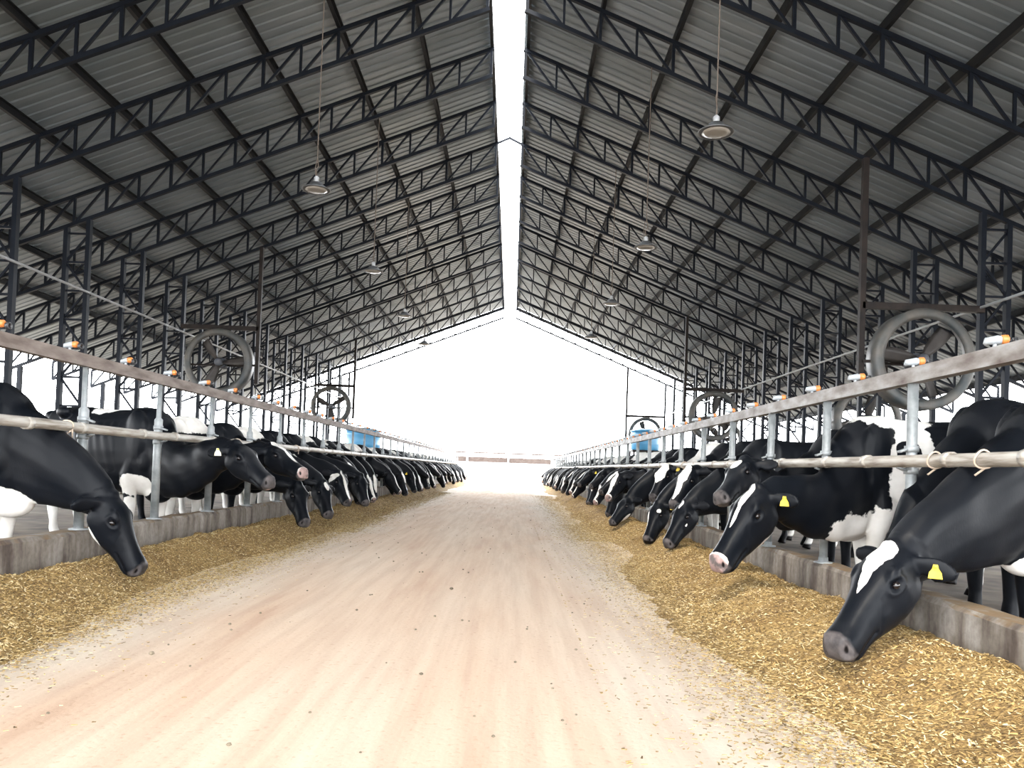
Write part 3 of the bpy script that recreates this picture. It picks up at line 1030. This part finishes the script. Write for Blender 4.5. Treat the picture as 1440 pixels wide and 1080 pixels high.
    rings = []
    ctr = []
    for i, p in enumerate(pts):
        t = i / NT
        tan = (pts[min(i + 1, NT)] - pts[max(i - 1, 0)]).normalized()
        lat0 = Z.cross(tan)
        lat = (Y * (1 - t) + V * t).normalized()
        lat = (lat - tan * lat.dot(tan)).normalized()
        upn = tan.cross(lat).normalized()
        hh = np.interp(t, [0, 0.25, 0.5, 0.75, 0.9, 1], [0.34, 0.295, 0.235, 0.18, 0.148, 0.112])
        hl = np.interp(t, [0, 0.25, 0.5, 0.75, 0.9, 1], [0.46, 0.42, 0.335, 0.235, 0.175, 0.130])
        hw = np.interp(t, [0, 0.25, 0.5, 0.75, 0.9, 1], [0.205, 0.172, 0.138, 0.112, 0.104, 0.086])
        rings.append(superring(p, hw, hh, hl, lat, upn, 22, 2.0))
        ctr.append((p, tan, lat, upn))
    mb.loft(rings)
    # dewlap
    mb.tube([ctr[1][0] - ctr[1][3] * 0.36, ctr[3][0] - ctr[3][3] * 0.37, ctr[5][0] - ctr[5][3] * 0.31, ctr[8][0] - ctr[8][3] * 0.21], [0.055, 0.045, 0.035, 0.02], 10)

    me = mb.mesh('cow_raw', None)
    ob = bpy.data.objects.new('cow_raw', me)
    COL.objects.link(ob)
    rm = ob.modifiers.new('r', 'REMESH')
    rm.mode = 'VOXEL'
    rm.voxel_size = res
    rm.use_smooth_shade = True
    sm = ob.modifiers.new('s', 'SMOOTH')
    sm.factor = 0.5
    sm.iterations = 5 if res <= 0.015 else 3
    dg = bpy.context.evaluated_depsgraph_get()
    out = bpy.data.meshes.new_from_object(ob.evaluated_get(dg))
    bpy.data.objects.remove(ob)
    bpy.data.meshes.remove(me)
    out.name = 'cow'
    n = len(out.vertices)
    co = np.empty(n * 3, np.float32)
    out.vertices.foreach_get('co', co)
    co = co.reshape(-1, 3).astype(float)
    no = np.empty(n * 3, np.float32)
    out.vertices.foreach_get('normal', no)
    no = no.reshape(-1, 3).astype(float)
    uvw = np.stack([(co - np.array(poll)) @ np.array(a) for a in (U, V, W)], -1) / hk
    uvw[:, 0] /= L
    head = (uvw[:, 0] > -0.15) & (uvw[:, 0] < 1.1) & (np.abs(uvw[:, 1]) < 0.14) & (np.abs(uvw[:, 2]) < 0.22)
    hu, hv, hw_ = uvw[:, 0], np.abs(uvw[:, 1]), uvw[:, 2]
    dark = np.zeros(n)
    if detail:
        disp = np.zeros(n)
        # eye sockets with a lid rim
        q = np.sqrt(((hu - 0.315) * L / 0.034) ** 2 + ((hw_ - 0.022) / 0.024) ** 2)
        onside = head & (hv > 0.06)
        disp += np.where(onside, -0.012 * np.exp(-q ** 2) + 0.008 * np.exp(-((q - 1.35) / 0.35) ** 2), 0)
        # nostrils
        q = np.sqrt(((hu - 0.975 + (hw_ - 0.012) * 0.9) * L / 0.020) ** 2 + ((hv - 0.054) / 0.020) ** 2 + ((hw_ - 0.010) / 0.026) ** 2)
        disp += np.where(head, -0.024 * np.exp(-q ** 2) + 0.006 * np.exp(-((q - 1.5) / 0.4) ** 2), 0)
        dark = np.maximum(dark, np.where(head, 1.30 - q * 0.95, 0))
        # mouth line
        qm = np.abs(hw_ + 0.058 + 0.03 * (0.9 - hu)) / 0.010
        mo = head & (hu > 0.66) & (hu < 1.04)
        disp += np.where(mo, -0.010 * np.exp(-qm ** 2), 0)
        # temple hollow, cheek folds
        q = np.sqrt(((hu - 0.16) * L / 0.05) ** 2 + ((hw_ - 0.015) / 0.03) ** 2)
        disp += np.where(onside, -0.007 * np.exp(-q ** 2), 0)
        q = np.abs((hu - 0.56) * L + (hw_ + 0.03) * 0.8) / 0.010
        disp += np.where(head & (hw_ < 0.03) & (hw_ > -0.09), -0.004 * np.exp(-q ** 2), 0)
        # ribs and neck folds
        rib = (co[:, 0] > -0.30) & (co[:, 0] < 0.42) & (co[:, 2] > 0.75) & (co[:, 2] < 1.25)
        disp += np.where(rib, 0.003 * np.sin(co[:, 0] * 62 + co[:, 2] * 14), 0)
        nk = (~head) & (co[:, 0] > 0.70) & (co[:, 2] > 0.3)
        disp += np.where(nk, 0.006 * np.sin(co[:, 0] * 23 + co[:, 2] * 17 + 1.0) * np.sin(co[:, 2] * 9 - co[:, 0] * 5), 0)
        disp += 0.004 * np.sin(co[:, 0] * 11 + 1.3) * np.sin(co[:, 2] * 13) * np.sin(co[:, 1] * 9 + 0.6)
        co = co + no * disp[:, None]
        out.vertices.foreach_set('co', co.astype(np.float32).ravel())
    # coat fields
    f = np.full(n, -1.0)
    for p in patches:
        space, sign, c, r = p
        P = co if space == 'body' else np.stack([uvw[:, 0] * L, uvw[:, 1], uvw[:, 2]], -1)
        q = 1 - np.sqrt((((P - np.array(c)) / np.array(r)) ** 2).sum(-1))
        if space == 'body':
            q = np.where(head & (q > -0.3) & (np.abs(hv) < 0.14), -1, q) if sign > 0 else q
        else:
            q = np.where((hu > -0.12), q, -1)
        f = np.maximum(f, q) if sign > 0 else np.minimum(f, -q)
    muz = np.where(head, 0.5 + (hu - 0.905 - 0.9 * np.clip(hv - 0.03, 0, 1) + 2.6 * np.clip(hw_ + 0.045, -0.2, 0)) * 6, 0)
    hoof = np.clip(1.0 - (co[:, 2] - 0.03) / 0.09, 0, 1) * (co[:, 2] < 0.2)
    inear = (uvw[:, 0] < 0.2) & (hv > 0.14) & (hv < 0.4)
    col = np.zeros((n, 4))
    col[:, 0] = np.clip(f * 0.5 + 0.5, 0, 1)
    col[:, 1] = np.clip(muz, 0, 1)
    col[:, 2] = np.clip(np.maximum(dark, hoof * 0.9), 0, 1)
    col[:, 3] = 1
    a = out.attributes.new('coat', 'FLOAT_COLOR', 'POINT')
    a.data.foreach_set('color', col.astype(np.float32).ravel())
    out.materials.clear()
    out.materials.append(M['coat'])
    return out, H, (U, V, W), ear_droop


EYE = MB()
ellipsoid(EYE, (0, 0, 0), (0.021, 0.017, 0.018), 14)
EYE_ME = EYE.mesh('eye', 'eye', True)
TAGS = {}
for nm in ('tag_yellow', 'tag_white'):
    mb = MB()
    o_ = [(-0.010, 0.028), (0.010, 0.028), (0.014, 0.008), (0.027, -0.012), (0.031, -0.040), (-0.031, -0.040), (-0.027, -0.012), (-0.014, 0.008)]
    mb.loft([[(px, -0.003, pz) for px, pz in o_], [(px, 0.003, pz) for px, pz in o_]])
    TAGS[nm] = mb.mesh('ear_tag', nm)
_st = MB().tube([(0, -0.009, 0.018), (0, 0.012, 0.018)], 0.008, 10)
STUD_ME = _st.mesh('stud', 'tag_yellow', True)


def add_head_bits(o, H, fr, tagside, tagmat, droop, s=1.0):
    U, V, W = fr
    for sgn in (-1, 1):
        e = link('eye', EYE_ME, o)
        R = Matrix((U, V * 1.0, W)).transposed().to_4x4()
        e.matrix_local = Matrix.Translation(H(0.315, sgn * 0.103, 0.022)) @ R
    if tagside:
        base = H(0.03, tagside * 0.075, 0.015)
        out = (V * tagside * 0.95 - U * 0.28 - W * droop - Vector((0, 0, 0.15))).normalized()
        flat = (W * 0.75 + U * 0.65 - out * (W * 0.75 + U * 0.65).dot(out)).normalized()
        wide = out.cross(flat).normalized()
        down = Vector((0, 0, -1))
        down = (down - flat * down.dot(flat)).normalized()
        side = flat.cross(down)
        t = link('ear_tag', TAGS[tagmat], o)
        R = Matrix((side, flat, -down)).transposed().to_4x4()
        t.matrix_local = Matrix.Translation(base + out * 0.125 + flat * 0.016) @ R
        t['label'] = 'yellow ear tag' if tagmat == 'tag_yellow' else 'pale ear tag'
        link('stud', STUD_ME, t)


def hero(label, side, withers, yaw, poll_w, muz_w, scale=1.06, res=0.014, patches=(), tagside=0, tagmat='tag_yellow', roll=0.0, droop=0.15, leg=0.05, group=None, kadj=(0.0, 0.0), hk=1.0):
    """a cow placed by world points; heading is towards the lane"""
    S = SIDES[side]
    floor = STALL_Z
    head = Vector((math.cos(yaw), math.sin(yaw), 0))
    loc = Vector((withers[0], withers[1], floor)) - head * (0.62 * scale)
    Rm = Matrix.Rotation(-yaw, 3, 'Z')
    pl = Rm @ (Vector(poll_w) - loc) / scale
    mz = Rm @ (Vector(muz_w) - loc) / scale
    print('HERO', label[:40], 'head len', round((mz - pl).length, 2), 'neck', round((pl - Vector((0.52, 0, 1.1))).length, 2), 'poll', [round(c, 2) for c in pl], 'muz', [round(c, 2) for c in mz])
    kx = 0.62 + abs(withers[0] - S['x']) / abs(math.cos(yaw)) / scale
    railz = (1.225 if side == 'right' else 1.28) - 0.06
    me, H, fr, dr = cow_mesh(pl, mz, res, patches, roll, droop, leg, knee=(kx + kadj[0], (railz - floor) / scale - 0.225 + kadj[1]), hk=hk)
    o = link('cow', me)
    o.matrix_world = Matrix.Translation(loc) @ Matrix.Rotation(yaw, 4, 'Z') @ Matrix.Scale(scale, 4)
    add_head_bits(o, H, fr, tagside, tagmat, droop)
    tag(o, label, 'cow', group or 'cows feeding along the %s fence' % side)
    return o


def blaze(u, hl, hw, v=0.0):
    return ('head', 1, (u * HEAD_L, v, 0.08), (hl, hw, 0.07))


LEGS_WHITE = [('body', 1, (0.58, 0.15, 0.10), (0.30, 0.2, 0.42)), ('body', 1, (0.58, -0.15, 0.10), (0.30, 0.2, 0.42)), ('body', 1, (-0.6, 0, 0.10), (0.3, 0.4, 0.40)), ('body', 1, (-0.2, 0, 0.5), (0.45, 0.2, 0.14))]
YR = PI + 0.42
R_ROW = 'cows feeding along the right fence'
hero('black cow with white triangle on forehead, head down nearest on the right', 'right', (3.14, 4.62), PI + 0.36, at(1260, 786, 4.22), at(1170, 922, 3.96), 1.08, 0.011,
     [blaze(0.10, 0.075, 0.066), blaze(0.20, 0.085, 0.048), blaze(0.32, 0.085, 0.028), blaze(0.42, 0.06, 0.012), ('body', 1, (0.74, 0.1, 0.47), (0.15, 0.3, 0.13))], tagside=1, droop=0.6, hk=1.10)
hero('black cow whose neck shows behind the nearest right cow', 'right', (3.34, 5.47), PI + 0.40, at(1264, 780, 4.95), at(1232, 856, 4.75), 1.14, 0.014, [], tagside=0, droop=0.1, kadj=(-0.14, -0.05))
hero('black cow with narrow white blaze, pink muzzle and large white shoulder patch', 'right', (2.98, 6.62), PI + 0.18, at(1070, 698, 6.1), at(1000, 808, 5.85), 1.10, 0.012,
     [blaze(0.14, 0.10, 0.030), blaze(0.36, 0.12, 0.016), ('head', 1, (1.0 * HEAD_L, 0, 0.03), (0.07, 0.10, 0.07)), ('head', 1, (0.60 * HEAD_L, 0, -0.17), (0.24, 0.12, 0.045)),
      ('body', 1, (0.45, 0, 1.42), (0.34, 0.5, 0.14)), ('body', 1, (0.38, 0.2, 0.95), (0.19, 0.4, 0.48)), ('body', 1, (0.68, 0, 0.55), (0.42, 0.4, 0.20)),
      ('body', -1, (0.43, 0.32, 1.12), (0.10, 0.2, 0.11)), ('body', -1, (0.37, 0.33, 0.86), (0.05, 0.2, 0.10)), ('body', -1, (0.80, 0.2, 1.02), (0.25, 0.5, 0.38))] + LEGS_WHITE, tagside=1, droop=0.35, hk=1.13)
hero('black cow with raised head and square white forehead spot', 'right', (3.15, 7.6), PI + 0.35, at(1050, 655, 7.35), at(1008, 708, 6.95), 1.06, 0.014,
     [blaze(0.22, 0.07, 0.05), ('body', 1, (0.3, 0, 1.35), (0.2, 0.4, 0.16))], droop=0.2)
hero('black cow with small white cheek mark, muzzle buried in the feed', 'right', (3.15, 9.85), PI + 0.35, at(968, 712, 9.45), at(936, 770, 9.2), 1.06, 0.016,
     [('head', 1, (0.45 * HEAD_L, 0.10, -0.03), (0.02, 0.04, 0.012)), blaze(0.1, 0.06, 0.02)])
hero('black cow with a broad white face and raised head', 'right', (3.2, 10.75), PI + 0.30, at(972, 664, 10.2), at(945, 716, 9.9), 1.06, 0.016,
     [blaze(0.2, 0.16, 0.08), blaze(0.55, 0.2, 0.045), ('body', 1, (0.2, 0, 1.35), (0.3, 0.5, 0.2))] + LEGS_WHITE)
hero('black cow with white stripes down both sides of its lowered nose', 'right', (3.15, 11.5), PI + 0.35, at(928, 712, 11.1), at(908, 765, 10.8), 1.06, 0.016,
     [('head', 1, (0.55 * HEAD_L, -0.06, 0.04), (0.26, 0.03, 0.06)), ('head', 1, (0.25 * HEAD_L, 0.09, 0.07), (0.03, 0.04, 0.02))], tagside=1, droop=0.4)
hero('pale grey and white cow with yellow tag among the black cows', 'right', (3.2, 12.5), PI + 0.30, at(938, 660, 12.1), at(918, 702, 11.8), 1.08, 0.016,
     [('body', 1, (0.3, 0, 1.1), (0.7, 0.5, 0.5)), blaze(0.2, 0.2, 0.1), ('body', 1, (0.9, 0, 1.1), (0.3, 0.3, 0.3))] + LEGS_WHITE, tagside=1)
hero('black cow with white jaw line, head down beside the striped cow', 'right', (3.15, 14.2), PI + 0.33, at(884, 704, 13.9), at(858, 738, 13.6), 1.06, 0.018,
     [('head', 1, (0.55 * HEAD_L, 0.05, -0.12), (0.2, 0.05, 0.03))] + LEGS_WHITE)
hero('cow with long white blaze and pink nose, head half raised', 'right', (3.15, 15.1), PI + 0.33, at(872, 672, 14.9), at(852, 706, 14.5), 1.06, 0.018,
     [blaze(0.3, 0.2, 0.06), blaze(0.7, 0.14, 0.05), ('head', 1, (1.0 * HEAD_L, 0, 0.03), (0.08, 0.10, 0.07)), ('body', 1, (0.1, 0, 1.2), (0.3, 0.5, 0.3))] + LEGS_WHITE)

hero('glossy black cow with thin white jaw streak, head down nearest on the left', 'left', (-3.98, 6.05), -0.02, at(150, 704, 6.0), at(190, 790, 6.0), 1.08, 0.011,
     [('head', 1, (0.30 * HEAD_L, 0, -0.165), (0.12, 0.14, 0.030)), ('body', 1, (0.74, 0, 0.52), (0.22, 0.4, 0.15))] + LEGS_WHITE, droop=0.55, tagside=0)
hero('black cow with raised head and pale ear stud reaching over the left kerb', 'left', (-3.98, 8.65), -0.42, at(330, 632, 8.0), at(388, 688, 7.75), 1.08, 0.013,
     [('body', 1, (0.60, 0, 0.62), (0.22, 0.4, 0.13)), ('head', 1, (0.95 * HEAD_L, 0.03, -0.07), (0.06, 0.06, 0.03)), ('body', 1, (0.05, 0, 1.42), (0.2, 0.4, 0.10))] + LEGS_WHITE, tagside=-1, tagmat='tag_white', droop=0.3)
hero('black cow with white nose tip behind the raised head on the left', 'left', (-3.98, 9.65), -0.35, at(382, 634, 9.1), at(434, 672, 8.8), 1.06, 0.014,
     [blaze(0.12, 0.12, 0.05), blaze(0.5, 0.14, 0.025), ('head', 1, (1.0 * HEAD_L, 0, 0.03), (0.06, 0.10, 0.07)), ('body', 1, (0.55, 0, 1.38), (0.5, 0.5, 0.20))] + LEGS_WHITE)
hero('all black cow with muzzle pushed straight down into the feed on the left', 'left', (-4.05, 11.1), -0.30, at(416, 684, 10.5), at(426, 724, 10.3), 1.06, 0.016, [])
hero('black cow looking down with white brow patch, next to the all black cow', 'left', (-4.10, 12.2), -0.30, at(452, 682, 11.9), at(462, 722, 11.6), 1.06, 0.016,
     [blaze(0.16, 0.08, 0.04), ('body', 1, (0.6, 0, 1.4), (0.3, 0.5, 0.25))] + LEGS_WHITE)
hero('black cow with bold white cross shaped markings on head and neck', 'left', (-4.05, 13.3), -0.25, at(474, 668, 13.0), at(492, 714, 12.7), 1.06, 0.016,
     [blaze(0.5, 0.3, 0.03), ('head', 1, (0.12 * HEAD_L, -0.1, 0.0), (0.05, 0.06, 0.12)), ('body', 1, (1.0, -0.2, 0.95), (0.14, 0.25, 0.10)), ('body', 1, (1.18, -0.2, 0.75), (0.3, 0.25, 0.06))] + LEGS_WHITE)
hero('black cow with flat dark back and head down past the spotted cow', 'left', (-4.05, 14.4), -0.30, at(505, 672, 14.1), at(514, 706, 13.8), 1.06, 0.018, [('head', 1, (0.7 * HEAD_L, 0.05, 0.02), (0.2, 0.03, 0.06))] + LEGS_WHITE)

# the rest of both rows: a dozen builds, copied with turns of their own
random.seed(21)


def random_patches(k):
    r = random.Random(100 + k)
    P = list(LEGS_WHITE) if k % 3 == 0 else []
    if k % 3 != 2:
        P.append(blaze(r.uniform(0.15, 0.4), r.uniform(0.08, 0.25), r.uniform(0.02, 0.06)))
    if k % 4 == 1:
        P += [blaze(0.6, 0.2, 0.05), ('head', 1, (1.0 * HEAD_L, 0, 0.03), (0.08, 0.10, 0.07))]
    if k % 2:
        P.append(('body', 1, (r.uniform(0.4, 0.8), 0, 1.38), (r.uniform(0.15, 0.35), 0.4, r.uniform(0.10, 0.25))))
    for j in range(r.choice((1, 2, 3))):
        P.append(('body', 1, (r.uniform(-0.6, 0.6), r.choice((-0.25, 0.25, 0)), r.uniform(0.7, 1.4)), (r.uniform(0.15, 0.35), 0.4, r.uniform(0.12, 0.3))))
    if k % 5 == 3:
        P.append(('body', 1, (1.0, r.choice((-.1, .1)), 1.0), (0.15, 0.25, 0.12)))
    return P


variants = []
for k in range(12):
    r = random.Random(k)
    if k % 4 == 3:
        pl = Vector((1.46, r.uniform(-0.1, 0.1), r.uniform(0.86, 0.96)))
        mz = pl + Vector((0.40, r.uniform(-0.2, 0.2), -0.34)).normalized() * 0.56
    else:
        pl = Vector((r.uniform(1.50, 1.66), r.uniform(-0.12, 0.12), r.uniform(0.62, 0.76)))
        mz = pl + Vector((r.uniform(0.16, 0.34), r.uniform(-0.12, 0.12), -0.50)).normalized() * 0.56
        if mz.z < 0.14:
            mz.z = 0.14
    me, H, fr, dr = cow_mesh(pl, mz, 0.024, random_patches(k), 0.0, 0.25, 0.05, detail=True)
    variants.append((me, H, fr))
desc = ['plain black', 'white faced', 'mostly black', 'half raised', 'black backed', 'spotted', 'dark headed', 'patchy', 'blaze faced', 'white nosed', 'broad backed', 'white flecked']
for side, y0, i0 in (('right', 16.15, 11), ('left', 15.4, 8)):
    S = SIDES[side]
    s = S['s']
    y, i = y0, i0
    prev = -1
    while y < RAIL_END - 1.2:
        k = random.randrange(12)
        while k == prev:
            k = random.randrange(12)
        prev = k
        me, H, fr = variants[k]
        yaw = (PI if s > 0 else 0) + (0.26 if s > 0 else -0.26) + random.uniform(-0.10, 0.10)
        sc = 1.05 + random.uniform(-0.02, 0.03)
        head = Vector((math.cos(yaw), math.sin(yaw), 0))
        wx = S['x'] + s * (0.60 + random.uniform(-0.05, 0.08))
        loc = Vector((wx, y, STALL_Z)) - head * 0.62 * sc
        o = link('cow', me)
        o.matrix_world = Matrix.Translation(loc) @ Matrix.Rotation(yaw, 4, 'Z') @ Matrix.Scale(sc, 4)
        if y < 30:
            add_head_bits(o, H, fr, (s if random.random() < 0.4 else 0), 'tag_yellow', 0.25)
        tag(o, 'black and white cow in the %s row, %s from near end' % (side, ordinal(i)), 'cow', 'cows feeding along the %s fence' % side)
        y += 0.90 + random.uniform(-0.05, 0.28)
        i += 1
print('OBJECTS', len(bpy.data.objects))
